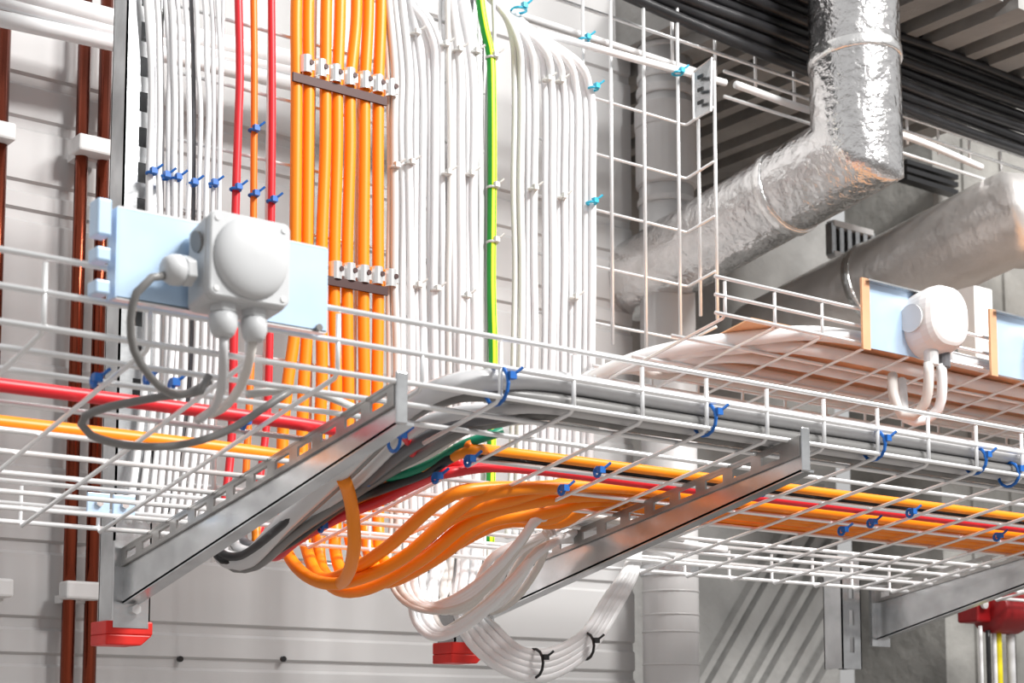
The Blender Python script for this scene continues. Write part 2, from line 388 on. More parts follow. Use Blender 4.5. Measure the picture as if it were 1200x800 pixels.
# upright mesh ladders carrying the cables up the wall
def ladder(name, label, X0, X1, ztop, zbot, xs, zs, flange=None, xr=None):
    t = thing(name, V(X0, 0, zbot), label, 'cable ladder', 'upright mesh ladders')
    for x in xs: tube('upright_wire', [V(x, .0, zbot), V(x, .0, ztop)], RW, 'wire', t, n=8, smooth=False)
    for z in zs:
        pts = [V(X0, -.004, z), V(X1, -.004, z)]
        if flange: pts = [V(X0, -.004, z), V(X1-.004, -.004, z), V(X1, .0, z), V(X1, flange, z+flange*TS)]
        tube('cross_wire', pts, RW*.85, 'wire', t, n=8, smooth=False)
    if flange:
        for dd, zt_ in ((.025, P(818, 140, .025).z), (flange, P(838, 72, flange).z)):
            tube('flange_wire', [V(X1+.003, dd, P(830, 372, dd).z), V(X1+.003, dd, zt_)], RW, 'wire', t, n=8, smooth=False)
    return t
xa, xb = P(150, 300, 0).x+.06, P(520, 300, 0).x
ladder('mesh_ladder', 'wire mesh ladder behind the thin white and orange cables', xa, xb+.1, 3.25, P(300, 662, 0).z, [xa+k*.075 for k in range(8) if xa+k*.075 < xb+.1], [3.1-.0965*k for k in range(14) if 3.1-.0965*k > P(300, 662, 0).z])
xr = P(806, 209, 0).x; zz0 = P(775, 200, 0).z
ladder('mesh_ladder', 'wire mesh ladder with an open right half, behind the right white cables', P(604, 300, 0).x, xr, 3.0, P(700, 400, 0).z,
       [P(x, 250, 0).x for x in (717, 756, 796, 684)], [zz0+.0965*k for k in (1, 0, -1, -2, -3)], flange=.066)
# coupler plate on the flange
cpl = thing('tray_coupler', P(822, 105, .07), 'small slotted steel coupler plate at the ladder corner', 'coupler')
a = P(812, 85, .035); bq = P(834, 68, .07); c = P(833, 130, .07); d_ = P(813, 140, .035)
G().hexa([a, bq, c, d_], [v+Vector((.003, 0, 0)) for v in (a, bq, c, d_)]).make('plate', 'galv', cpl)
G().tube([a, bq, c, d_, a], .002).make('rim', 'wire', cpl)
for yy in (90, 105, 120): G().box(P(822, yy, .055)+Vector((-.002, 0, 0)), (.003, .014, .006)).make('slot', 'black', cpl)

# ---------------------------------------------------------------- top tray fence, conduit and black cables
t = thing('mesh_fence', P(700, 60, -.05), 'zinc mesh tray side running below the black cables at the top right', 'cable tray')
ra, rb = P(640, -4, -.05), P(1230, 193, -.05); rb.z = (ra.z+rb.z)/2; zr = rb.z
for dz in (.0, .048, .096):
    tube('long_wire', [V(ra.x-.3 if dz < .01 else P(848, 60, -.05).x, -.05, zr-(.0 if dz < .01 else dz-.018)), V(rb.x+.6, -.05, zr-(.0 if dz < .01 else dz-.018))], RW*1.1, 'wire', t, n=8, smooth=False)
for x in (684, 789, 839, 886, 931, 977, 1020, 1062, 1098, 1134, 1170, 1204):
    X = P(x, 80, -.05).x; tube('upright_wire', [V(X, -.052, zr+.09), V(X, -.052, zr-.055)], RW, 'wire', t, n=8, smooth=False)
for x, y0, y1 in ((630, 0, 22),):
    X = P(x, 10, -.05).x; tube('upright_wire', [V(X, -.052, zr+.2), V(X, -.052, zr+.005)], RW, 'wire', t, n=8, smooth=False)
ca, cb = P(630, 37, .02), P(850, 97, .02)
tag(tube('conduit', [ca, P(740, 68, .02), cb], .0062, 'white', n=12, smooth=False), 'white steel tube above the right white cables, left piece', 'conduit', 'white tube along the ladder top')
tag(tube('conduit', [P(862, 99, .02), P(948, 129, .02), P(1062, 160, .02), P(1150, 196, .02)], .0068, 'white', n=12), 'white steel tube running right from the coupler plate behind the duct', 'conduit', 'white tube along the ladder top')
tag(tube('conduit', [P(596, 14, -.02), P(690, 44, -.02), P(815, 84, -.02)], .0065, 'pvc', n=12), 'grey tube just above the white steel tube', 'conduit')
bl = [(0, .022), (1, .01), (2, .03), (3, .015), (4, .03), (5, .012), (6, .028), (7, .015), (8, .02)]
for k, dd in bl:
    o0 = -112+k*13.6; wob = lambda s: random.uniform(-2.2, 2.2)
    pts = [P(x, 12+.395*(x-755)-(.00007*(x-755)*(1200-x))*-1 + o0+wob(0)-6, -.02+dd) for x in (560, 680, 790, 900, 1010, 1120, 1250, 1400)]
    tag(tube('black_cable', pts, .0118 if k % 2 else .0102, 'blackc', n=12), 'thick black cable in the top right bundle, %s from the bottom' % ORD[8-k] if k < 8 else 'thick black cable, lowest of the bundle at the top right', 'cable', 'black cables at the top right')

# ---------------------------------------------------------------- cables on the ladders
def cable(pts, r, mat, label, group, name='cable', n=10, d=None):
    return tag(tube(name, [P(*q) for q in pts], r, mat, n=n), label, 'cable', group)
def RR(px, x, dpl=.015): return px/2/((FPX)/((YW-dpl)/((CF+(x-PX0)/FPX*CR).y)))  # radius for a width in px at x
# thin white cables at the left
wl = [(176, 9, 150), (187.5, 7.5, 163), (198, 7, 174), (204.5, 7, 183), (212, 6, 192), (220.5, 6, 200), (233, 6, 209), (243.5, 6.5, 218), (251.5, 6, 227), (258, 5.5, 235)]
for i, (x, w, xb_) in enumerate(wl):
    j = lambda: random.uniform(-1.6, 1.6); dd = .014+.007*(i % 2)
    cable([(x-6+j(), -25, dd), (x-2, 25, dd), (x+j(), 75, dd), (x+1+j(), 130, dd), (x+j(), 200, dd), (x-1+j(), 260, dd), (x-3+j(), 380, dd), (x-5+j(), 450, dd), ((x-6+xb_)/2+2, 520, dd), (xb_+5, 575, dd+.02), (xb_, 612, dd+.03)],
          RR(w, x), 'white', ('thin white cable left of the red ones, %s from the strut' % ORD[i]) , 'thin white cables at the left')
for i, (xm, w, mt, lab) in enumerate(((190, 5, 'lgrey', 'thin grey cable among the left white cables, beside the strut'), (227, 5, 'dgrey', 'thin dark grey cable among the left white cables'))):
    cable([(xm-4, -25, .004), (xm, 100, .004), (xm-1, 300, .004), (xm-6, 460, .004), (xm-28, 600, .01)], RR(w, xm), mt, lab, 'grey cables behind the left whites')
cable([(279, -20, .015), (281, 80, .015), (279, 150, .015), (276, 250, .015), (274, 400, .015), (271, 520, .015), (262, 600, .03)], RR(10, 279), 'red', 'red cable beside the white ones, left of the thin orange cable', 'red cables on the ladder')
cable([(297, -20, .015), (298, 90, .015), (297, 250, .015), (295, 400, .015), (288, 560, .03)], RR(8.5, 297), 'orange2', 'thin orange cable running up between two red cables', 'thin orange cable')
cable([(318, -20, .015), (319, 120, .015), (318, 250, .015), (316, 400, .015), (312, 500, .015), (300, 590, .03)], RR(9, 318), 'red', 'red cable beside the fat orange ones, right of the thin orange cable', 'red cables on the ladder')
# in-tray cables run straight along the tray
def tz(d, r, up=0): return zt(d)+RW+r+up
def TP(x, d, r, up=0):                           # point in the main tray seen at photo column x
    lo, hi = -2.0, 9.0
    for _ in range(50):
        m = (lo+hi)/2; q = V(m, d, tz(d, r, up))-Vector((0, 0, CZ))
        if PX0+FPX*q.dot(CR)/q.dot(CF) < x: lo = m
        else: hi = m
    return V(lo, d, tz(d, r, up))
def cable2(pts, r, mat, label, group, name='cable', n=10, ref=None):
    return tag(tube(name, pts, r, mat, n=n, ref=ref), label, 'cable', group)
XR_ = 1350
ov = [(347, 347, 346, 337, 331), (361, 361, 360, 356, 354), (382, 381, 377, 377, 374), (398, 395, 392, 394, 392), (417, 410, 407, 408, 408), (431, 427, 426, 427, 427), (446, 443, 443, 442, 443)]
lo_ = [  # loop: points after the ladder (px,py,d) then tray depth
 ([(333, 610, .03), (338, 650, .06), (365, 678, .13), (405, 682, .2), (470, 655, .28), (540, 595, .36), (590, 575, .41)], .405, 0),
 ([(355, 610, .03), (360, 645, .05), (375, 676, .11), (405, 672, .19), (455, 640, .28), (515, 588, .37), (570, 572, .40)], .387, .0),
 ([(375, 610, .03), (375, 655, .05), (390, 688, .10), (430, 690, .17), (495, 655, .26), (550, 612, .33), (610, 591, .37)], .371, 0),
 ([(393, 610, .03), (393, 645, .05), (405, 676, .10), (440, 672, .17), (490, 640, .25), (535, 604, .33), (600, 585, .38)], .396, .0155),
 ([(409, 600, .03), (411, 635, .05), (425, 668, .09), (455, 682, .15), (515, 652, .24), (570, 612, .31), (640, 601, .35)], .352, 0),
 ([(427, 600, .03), (429, 630, .04), (437, 660, .08), (462, 677, .13), (520, 645, .22), (585, 606, .30), (650, 606, .33)], .378, .0155),
 ([(443, 600, .03), (444, 630, .04), (448, 655, .08), (475, 668, .12), (530, 640, .20), (590, 612, .27), (655, 612, .31)], .334, 0)]
for i, (x, lp) in enumerate(zip(ov, lo_)):
    r = RR(14.2, x[1]); dd = .018
    pts = [P(x[0]+1, -25, dd), P(x[0], 30, dd), P(x[1]+.5, 100, dd), P(x[1], 180, dd), P(x[2], 290, dd), P(x[2], 380, dd), P(x[3], 450, dd), P(x[4], 520, dd)]
    pts += [P(*q) for q in lp[0]]
    pts += [TP(710, lp[1], r, lp[2]), TP(850, lp[1]+.004*math.sin(i*2), r, lp[2]), TP(1050, lp[1]-.003*math.sin(i*3), r, lp[2]), TP(XR_, lp[1], r, lp[2])]
    cable2(pts, r, 'orange', 'fat orange cable down the ladder looping into the tray, %s from the left' % ORD[i], 'fat orange cables', n=12)
cable2([P(402, 560, .40), P(408, 575, .38), P(413, 600, .36), P(415, 640, .33), P(408, 672, .26), P(395, 684, .16), P(380, 670, .08), P(372, 640, .03), P(371, 540, .0)], .0085, 'orange', 'orange cable dropping straight down from the near bundle into the orange loops', 'fat orange cables', n=12)
# grey-white wall of cables, first block
w1 = [(455, 5.5, 'cream'), (463, 8, 'cream'), (471.5, 8, 'white'), (480, 8, 'white'), (488, 8, 'white'), (495.5, 7, 'white'), (503, 7, 'white'), (510, 8, 'white'), (517.5, 7, 'white'), (526, 6, 'cream'), (532, 7.5, 'white'), (540, 8, 'white'), (547.5, 7.5, 'white'), (555, 8, 'white'), (562, 7, 'white')]
topoff = [-6, -8, -9, -9, -10, -14, -24, -26, -26, -2, -5, -10, -12, -14, -16]
for i, (x, w, mt) in enumerate(w1):
    j = lambda: random.uniform(-1.5, 1.5); dd = .016+.008*(i % 2); r = RR(w*1.17, x); t_ = topoff[i]
    if 5 < i < 9: pts = [P(x+t_-12, -20, dd-.01), P(x+t_, 8, dd), P(x+t_*.55, 22, dd+.01), P(x-3, 48, dd+.01), P(x, 80, dd), P(x+j(), 150, dd)]
    else: pts = [P(x+t_*1.2, -20, dd), P(x+t_*.8, 15, dd), P(x+t_*.3, 55, dd), P(x, 95, dd), P(x+j(), 150, dd)]
    pts += [P(x+j(), 240, dd), P(x+j(), 330, dd), P(x+j()+1, 420, dd), P(x+2+j(), 520, dd), P(x+4, 600, dd)]
    if i < 5:
        s = i*3.2
        pts += [P(456+s*3, 655, dd+.02), P(461+s*2.6, 690-s*.4, dd+.06), P(485+s*1.2, 712-s*.3, .13), P(525, 716-s*.9, .20), P(562-s*.5, 699-s, .26), P(592-s*.4, 664-s*.4, .31), P(615-s*.2, 630, .34), P(632, 607, .345), TP(670, .30-i*.012, r), TP(800, .28-i*.012, r)]
        lab = 'pale cable looping below the orange ones and up to the tray, %s from left' % ORD[i]; mt2 = 'cream'
    elif i < 10:
        s = (i-5)*3.4
        pts += [P(486+s*3, 680, dd+.02), P(484+s*2.0, 722-s*.4, dd+.06), P(505+s, 746-s*.7, .13), P(535, 741-s*.8, .18), P(570, 716-s*.8, .24), P(605, 680-s*.6, .28), P(640, 642-s*.3, .30), TP(700, .235-(i-5)*.012, r), TP(850, .2, r)]
        lab = 'pale cable in the tight lower loop left of the middle strut, %s in the row' % ORD[i-5]; mt2 = 'cream'
    else:
        s = (i-10)*4.6
        pts += [P(540+s*1.1, 660, dd+.03), P(535+s*1.3, 710, dd+.06), P(550+s*1.7, 752-s*.9, .11), P(590+s*1.1, 785-s*1.3, .14), P(638+s*.4, 794-s*1.7, .15), P(688-s*.2, 765-s*1.3, .15), P(722-s*.7, 715-s*.7, .14), P(744-s*.6, 672-s*.2, .13), P(752-s*.3, 640, .13), TP(790, .15, r)]
        lab = 'pale cable in the big hanging loop beside the drain pipe, %s from outside' % ORD[i-10]; mt2 = 'white'
    cable2(pts, r if i < 10 else r*1.12, mt, lab, 'pale cables that loop below the tray', n=10)
for i in range(6):
    x0 = 575-i*11
    cable([(x0, 560, .01), (x0-2, 640, .02), (x0-12, 690, .05), (x0-2, 716, .1), (x0+30, 700, .16), (x0+60, 655-i, .22), (640+i*2, 622, .26)], RR(9, 500), 'white' if i % 2 else 'cream', 'short pale cable bending up behind the lower loops, %s from the right' % ORD[i], 'pale cables behind the loops')
# yellow and green earth cable
tag(tube('earth_cable', [P(561, -20, .03), P(564, 10, .03), P(569, 38, .03), P(575, 65, .03), P(576.5, 110, .03), P(577, 200, .03), P(576, 330, .03), P(578, 420, .03), P(576, 520, .03), P(574, 640, .04)], RR(11, 576), 'earth', n=12, ref=(0, -1, 0)), 'yellow and green striped earth cable between the two white blocks', 'cable')
cable([(577, -20, .02), (579, 50, .02), (571, 110, .018), (570, 300, .018), (570, 500, .018)], RR(5, 570), 'lgrey', 'thin grey cable just left of the yellow and green one', 'thin grey cable')
# second block of white cables
w2 = [(603, 7), (611, 7.5), (619, 8), (627, 7.5), (639, 8), (647.5, 8), (655, 7), (662, 7), (669.5, 8), (677.5, 8), (686, 8.5), (694, 8.5)]
for i, (x, w) in enumerate(w2):
    dd = .014+.009*(i % 2); r = RR(w+1.1, x); k = i/11; j = lambda: random.uniform(-1.2, 1.2)
    pts = [P(560+i*2.2, -14+i*.8, dd-.015), P(590+i*2.6, 16+i*1.5, dd), P(x-(14*k+2), 48+26*k, dd+.012), P(x-3*k, 85+22*k, dd), P(x+.5, 135, dd), P(x+j(), 220, dd), P(x+j(), 310, dd), P(x+j()-1, 390, dd)]
    pts += [P(x-2, 480, dd), P(x-4, 560, dd), P(x-8, 630, .03)]
    cable2(pts, r, 'white', 'white cable in the right block, %s from the slotted strut' % ORD[i], 'white cables in the right block')

for q, (dt, rr, mt) in enumerate(((.312, .012, 'white'), (.25, .0105, 'white'), (.19, .009, 'white'), (.135, .0095, 'white'), (.09, .008, 'cream'))):
    zz = lambda d: z2(d)+RW+rr
    cable2([P(676, 470-q*3, .0), P(684, 450-q*2, .02), V(B2.x+.06, .05+dt*.25, zz(.05+dt*.25)), V(B2.x+.17-q*.01, dt*.8, zz(dt*.8)), V(B2.x+.32-q*.02, dt, zz(dt)), V(B2.x+.8, dt-.004, zz(dt)), V(B2.x+1.5, dt+.004, zz(dt)), V(4.4, dt, zz(dt))], rr, mt,
           'pale cable in the higher copper coloured tray, %s from its near side' % ORD[q], 'pale cables in the higher tray', n=12)

# ---------------------------------------------------------------- cables in the main tray
def G_(pts, r, tray_d, up, mat, lab, group, n=12, x0=640):
    cable2([P(*q) for q in pts]+[TP(x, tray_d, r, up) for x in (x0, 760, 900, 1100, XR_)], r, mat, lab, group, n=n)
G_([(262, 630, .03), (262, 652, .05), (290, 655, .10), (335, 610, .24), (400, 550, .40), (465, 487, .53), (510, 458, .61), (560, 446, .64)], .0125, .646, .018, 'lgrey', 'fat light grey cable lying uppermost against the near tray side', 'grey cables of the near bundle')
G_([(270, 620, .03), (266, 648, .05), (298, 652, .10), (345, 610, .24), (410, 552, .40), (475, 490, .53), (525, 466, .60), (570, 462, .63)], .0085, .648, .0, 'mgrey', 'mid grey cable under the fat light grey one in the near bundle', 'grey cables of the near bundle')
G_([(278, 610, .03), (276, 640, .05), (306, 645, .10), (352, 612, .22), (415, 565, .36), (478, 507, .50), (530, 485, .56), (580, 480, .60)], .008, .630, .0, 'lgrey', 'second light grey cable on the inner side of the near bundle', 'grey cables of the near bundle')
G_([(285, 610, .03), (285, 635, .05), (312, 640, .10), (358, 608, .22), (420, 572, .34), (480, 524, .48), (540, 495, .55), (590, 486, .59)], .008, .625, .016, 'dgrey', 'dark grey cable along the inner edge of the near bundle', 'grey cables of the near bundle')
G_([(275, 625, .02), (268, 660, .06), (300, 662, .10), (345, 625, .21), (405, 585, .32), (470, 545, .42), (540, 505, .53), (590, 493, .57)], .0072, .613, .0, 'mgrey', 'mid grey cable farthest from the near side in the grey bundle', 'grey cables of the near bundle')
G_([(270, 610, .03), (258, 645, .05), (285, 650, .11), (330, 615, .24), (395, 556, .38), (460, 496, .52), (505, 470, .58), (560, 458, .62)], .006, .617, .013, 'blackc', 'thin black cable squeezed between the grey ones of the near bundle', 'grey cables of the near bundle')
G_([(268, 600, .03), (255, 640, .04), (262, 656, .06), (300, 655, .11), (345, 632, .19), (405, 590, .31), (450, 572, .38), (500, 553, .44), (545, 530, .5)], .0065, .467, .0, 'black', 'black cable beside the thin orange one in the tray', 'thin coloured cables from the wall', x0=600)
G_([(300, 600, .03), (302, 640, .05), (320, 648, .10), (365, 612, .20), (425, 582, .32), (470, 560, .40), (520, 540, .47), (556, 527, .52)], .0062, .482, .002, 'orange', 'thin orange cable running in the tray beside the grey bundle', 'thin coloured cables from the wall', x0=600)
cable([(330, 625, .15), (375, 592, .26), (430, 563, .36), (470, 556, .41), (510, 540, .46), (545, 520, .51), (590, 505, .54)], .0058, 'green', 'dark green cable arching from the coloured bundle toward the tray', 'thin coloured cables from the wall')
G_([(310, 600, .02), (300, 640, .04), (322, 652, .09), (350, 632, .17), (400, 605, .27), (450, 585, .35), (495, 562, .42), (530, 553, .46)], .0066, .437, .0, 'red', 'red cable looping from the wall and running along inside the tray', 'thin coloured cables from the wall', x0=600)
cable([(325, 650, .08), (355, 625, .16), (400, 600, .26), (440, 588, .32), (490, 566, .40), (540, 540, .46)], .0065, 'red', 'short red cable below the green one beside the orange loops', 'thin coloured cables from the wall')
cable([(320, 640, .1), (355, 622, .17), (410, 585, .28), (455, 550, .37), (478, 540, .42), (484, 528, .46), (474, 512, .5), (462, 500, .53)], .0048, 'red', 'thin red cable curling up toward the near grey bundle', 'thin coloured cables from the wall')
cable([(335, 620, .14), (380, 600, .24), (430, 582, .32), (480, 562, .4), (530, 530, .48), (552, 521, .52)], .0058, 'orange2', 'thin orange cable between the red ones beside the loops', 'thin coloured cables from the wall')
for (d0, r, mt, lab) in ((.492, .0072, 'red', 'red cable lying in the left part of the tray, passing behind the junction box cables'), (.385, .0085, 'orange', 'orange cable lying in the left part of the tray, in front of the copper pipes')):
    cable2([V(.0, d0, tz(d0, r)), V(.4, d0, tz(d0, r)), V(.85, d0, tz(d0, r)), V(1.0, d0-.02, tz(d0, r, .0))], r, mt, lab, 'cables in the left part of the tray', n=12)
cable([(612, 487, .60), (640, 492, .57), (560, 500, .54), (500, 535, .46), (440, 560, .38)], .004, 'cream', 'thin pale cable curving out behind the near grey bundle', 'thin pale cables of the near bundle')
cable([(400, 575, .3), (460, 535, .42), (530, 500, .52), (590, 488, .56), (700, 500, .57)], .0045, 'mgrey', 'thin mid grey cable below the near grey bundle', 'thin pale cables of the near bundle')

# ---------------------------------------------------------------- junction boxes
def rounded_prism(g, c, w, h, dep, rad, seg=6, front_scale=1.0, steps=None):
    """rounded rectangle in X-Z, extruded toward the viewer (-Y), leaning with the tray; c = centre of the back face"""
    prof = []
    for cx, cz, a0 in ((1, 1, 0), (-1, 1, 90), (-1, -1, 180), (1, -1, 270)):
        for k in range(seg+1):
            a = math.radians(a0+90*k/seg); prof.append((cx*(w/2-rad)+rad*math.cos(a), cz*(h/2-rad)+rad*math.sin(a)))
    n = len(prof); vs = []; steps = steps or ((0, 1), (1, front_scale))
    for (t, s) in steps:
        for (x, z) in prof: vs.append(Vector(c)+Vector((x*s, -dep*t, z*s+TS*dep*t)))
    fs = []
    for i in range(len(steps)-1):
        for k in range(n): k2 = (k+1) % n; fs.append((i*n+k, i*n+k2, (i+1)*n+k2, (i+1)*n+k))
    fs += [tuple(range(n))[::-1], tuple((len(steps)-1)*n+k for k in range(n))]
    return g.add(vs, fs)
def gland(p, direction, r, L, t, mat='box'):
    dv = Vector(direction).normalized(); gl = G().cyl(p, p+dv*L*.35, r, 6).make('gland', mat, t, bevel=.0015)
    g = G(); path = [p+dv*L*s for s in (.34, .42, .7, .92, 1.0)]; v, f, _ = tube_geo(path, r, 16, scale=(.82, .98, .98, .78, .55)); g.add(v, f)
    g.make('gland_nut', mat, gl, smooth=True)
fb = P(294, 303, .742); depth = .044
bk = fb+Vector((0, depth, -TS*depth))
t = thing('junction_box', bk, 'grey round-lidded junction box on a pale blue plate clipped to the near tray side', 'junction box', 'junction boxes')
g = G(); rounded_prism(g, bk, .083, .080, depth, .007, steps=((0, .97), (.8, 1), (.8, .985), (.97, .985), (1, .95))); bb = g.make('box_body', 'box', t)
fc = fb; R_ = .0375; g = G(); rings = 8; n = 36; vs = []; fs = []
for i in range(rings+1):
    a = math.pi/2*i/rings
    for k in range(n): b_ = 2*math.pi*k/n; vs.append(fc+Vector((R_*math.cos(a)**.8*math.cos(b_) if i < rings else 0, -.012*math.sin(a)-.0005, R_*(math.cos(a)**.8 if i < rings else 0)*math.sin(b_)+.002*math.sin(a))))
for i in range(rings):
    for k in range(n): k2 = (k+1) % n; fs.append((i*n+k, i*n+k2, (i+1)*n+k2, (i+1)*n+k))
g.add(vs, fs).make('round_lid', 'box', t, smooth=True)
for sx in (-1, 1):
    for sz in (-1, 1):
        q = fb+Vector((sx*.034, .001, sz*.0325)); G().cyl(q, q+Vector((0, -.002, 0)), .0028, 10).make('screw', 'clip', bb)
gland(P(224, 318, .72), (-1, -.05, -.1), .0145, .028, t); gland(P(262, 352, .722), (0, 0, -1), .0135, .034, t); gland(P(298, 358, .722), (0, 0, -1), .0125, .034, t)
G().cyl(P(232, 283, .72), P(229, 283, .72), .010, 16).make('knockout', 'mgrey', bb)
# plate behind
pa, pb_ = P(137, 296, .69), P(382, 340, .69); pw = pb_.x-pa.x; pz = (pa.z+pb_.z)/2; ph = .083
g = G(); c = Vector(((pa.x+pb_.x)/2, pa.y, pz)); g.box(c, (pw, .002, ph))
mpl = g.make('mounting_plate', 'plate', t)
for s in (1, -1): G().box(c+Vector((0, .008 if s > 0 else .004, s*ph/2)), (pw, .018 if s > 0 else .010, .0025)).make('plate_edge', 'wire', t)
for s in (-1, 1): G().box(c+Vector((s*pw/2, .008, 0)), (.0025, .018, ph)).make('plate_side', 'plate', mpl)
for zz in (.03, -.004, -.034): G().box(c+Vector((-pw/2-.013, .008, zz)), (.014, .02, .013 if zz < .02 else .034)).make('plate_hook', 'plate', mpl, bevel=.002)
for q in (P(373, 384, .693),): G().cyl(q, q+Vector((0, -.003, 0)), .0035, 12).make('rivet', 'mgrey', mpl)
fbs = [([(196, 322, .72), (178, 325, .725), (160, 343, .72), (153, 375, .71), (157, 410, .70), (175, 440, .69), (198, 460, .66), (222, 460, .64), (245, 447, .63)], .0038, 'mgrey', 'thin grey cable leaving the left gland of the near junction box'),
       ([(262, 388, .722), (262, 410, .72), (260, 450, .69), (250, 478, .64), (232, 492, .6)], .0042, 'lgrey', 'grey cable hanging from the left bottom gland of the near junction box'),
       ([(298, 392, .722), (293, 420, .71), (284, 448, .68), (266, 474, .63), (248, 485, .58)], .0044, 'cream', 'pale cable hanging from the right bottom gland of the near junction box'),
       ([(245, 440, .64), (235, 458, .64), (187, 465, .63), (130, 476, .62), (100, 487, .61), (95, 497, .60), (107, 510, .60), (145, 521, .59), (192, 523, .59), (235, 516, .60), (275, 500, .61), (306, 480, .62), (340, 458, .62)], .0040, 'mgrey', 'grey cable drawn in a wide loop in front of the tray wires'),
       ([(290, 462, .6), (320, 458, .6), (350, 456, .6), (385, 465, .58), (420, 480, .55)], .0042, 'wtie', 'short pale grey cable behind the wide grey loop')]
for pts, r, mt, lab in fbs: cable(pts, r, mt, lab, 'cables of the near junction box')
# right box
def jbox2(dx, label, group, copy=None):
    if copy:
        r_ = copy_tree(copy); r_.location = copy.location+Vector((dx, 0, 0)); r_['label'] = label
        return r_
    fc = P(1115, 369, .40); dep = .062; bk = fc+Vector((0, dep, -TS*dep)); t = thing('junction_box', bk, label, 'junction box', group)
    g = G(); rounded_prism(g, bk, .106, .108, dep, .045, seg=8, steps=((0, .96), (.06, 1), (.62, 1), (.82, .96), (.94, .88), (1, .78))); g.make('box_body', 'boxw', t, smooth=False, bevel=.003)
    q = bk+Vector((-.054, -dep*.40, TS*dep*.4)); G().cyl(q, q+Vector((-.003, 0, 0)), .023, 24).make('knockout', 'boxl', t)
    a = P(1012, 374, .345); b2 = P(1066, 385, .345); w = b2.x-a.x+.06
    G().box(Vector((a.x+w/2, a.y, bk.z)), (w, .002, .105)).make('mounting_plate', 'plate', t)
    G().box(Vector((a.x, a.y-.004, bk.z)), (.018, .004, .115)).make('plate_edge', 'coppers', t)
    G().box(Vector((a.x+w/2, a.y-.006, bk.z+.054)), (w, .014, .003)).make('plate_rim', 'galv', t)
    for sx, mt in ((-.016, 'clip'), (.014, 'dgrey')):
        q = fc+Vector((sx, .03, -.050)); G().cyl(q, q+Vector((0, 0, -.030)), .012, 12).make('gland', mt, t, bevel=.002)
    return t
j2 = jbox2(0, 'white rounded junction box on a pale blue plate at the right', 'junction boxes')
dx = P(1166, 400, .40).x-P(1012, 370, .40).x
jbox2(dx, 'half hidden junction box and blue plate at the right picture edge', 'junction boxes', j2)
cable([(1088, 425, .37), (1088, 450, .37), (1084, 472, .36), (1070, 487, .34), (1056, 485, .33), (1047, 462, .32), (1046, 440, .30)], .0085, 'cream', 'pale cable from the white junction box making a short U, left one', 'cables of the white junction box')
cable([(1103, 427, .37), (1104, 455, .37), (1100, 478, .36), (1083, 492, .34), (1062, 490, .33), (1058, 465, .31), (1056, 445, .30)], .0085, 'white', 'pale cable from the white junction box making a short U, right one', 'cables of the white junction box')
# upright white post beside the right box
t = thing('steel_post', P(1155, 445, .15), 'narrow white steel post between the two junction boxes at the right', 'post')
a = P(1155, 450, .15); G().box(a+Vector((0, 0, .09)), (.05, .004, .19)).make('face', 'white', t); G().box(a+Vector((-.025, .02, .09)), (.004, .04, .19)).make('side', 'clip', t)

# ---------------------------------------------------------------- clamps on the orange cables
def clamp(px, py, d, label, group, src=None):
    c = P(px, py, d)
    if src:
        r_ = copy_tree(src); r_.location = c; r_['label'] = label
        return r_
    t = thing('cable_clamp', c, label, 'clamp', group)
    g = G(); pts = []
    for k in range(9): a = math.pi*k/8; pts.append((math.cos(a)*.0085, -math.sin(a)*.0115))
    for (x0, y0), (x1, y1) in zip(pts, pts[1:]):
        q = [c+Vector((x0, y0, -.013)), c+Vector((x1, y1, -.013)), c+Vector((x1, y1, .013)), c+Vector((x0, y0, .013))]
        g.hexa(q, [v+Vector((x*.18, y*.18, 0)) for v, (x, y) in zip(q, ((x0, y0), (x1, y1), (x1, y1), (x0, y0)))])
    sd = g.make('saddle', 'clampm', t)
    G().box(c+Vector((.0095, -.004, 0)), (.004, .010, .014)).make('lug', 'clampm', sd)
    G().cyl(c+Vector((.004, -.011, .002)), c+Vector((.004, -.0145, .002)), .0040, 8).make('bolt', 'dark', sd)
    return t
rows = [[(357, 77), (374, 82), (391, 88), (408, 92), (426, 96), (441, 100), (456, 105)], [(392, 318), (408, 320), (424, 322.5), (440, 324), (456, 327)]]
src = None
for ri, row in enumerate(rows):
    rn = ('upper', 'lower')[ri]
    for i, (x, y) in enumerate(row):
        lab = 'silver clamp on the orange cables in the %s row, %s from the left' % (rn, ORD[i])
        q = clamp(x, y, .022, lab, 'silver clamps on the orange cables', src)
        if src is None: src = q
    a, b_ = P(row[0][0]-14, row[0][1]+15, .028), P(row[-1][0]-3, row[-1][1]+12, .028)
    if ri == 1: a = P(335, 322, .03)
    zc_ = (a.z+b_.z)/2; tg = G().box(Vector(((a.x+b_.x)/2, a.y, zc_)), (b_.x-a.x, .004, .013)).make('clamp_shade_strip', 'dark')  # dark strip added for the shade and saddle bases below the clamps
    tag(tg, 'dark strip for shade and saddle bases across the orange cables under the %s row of clamps' % rn, 'shade strip', 'shade strips under the clamps')

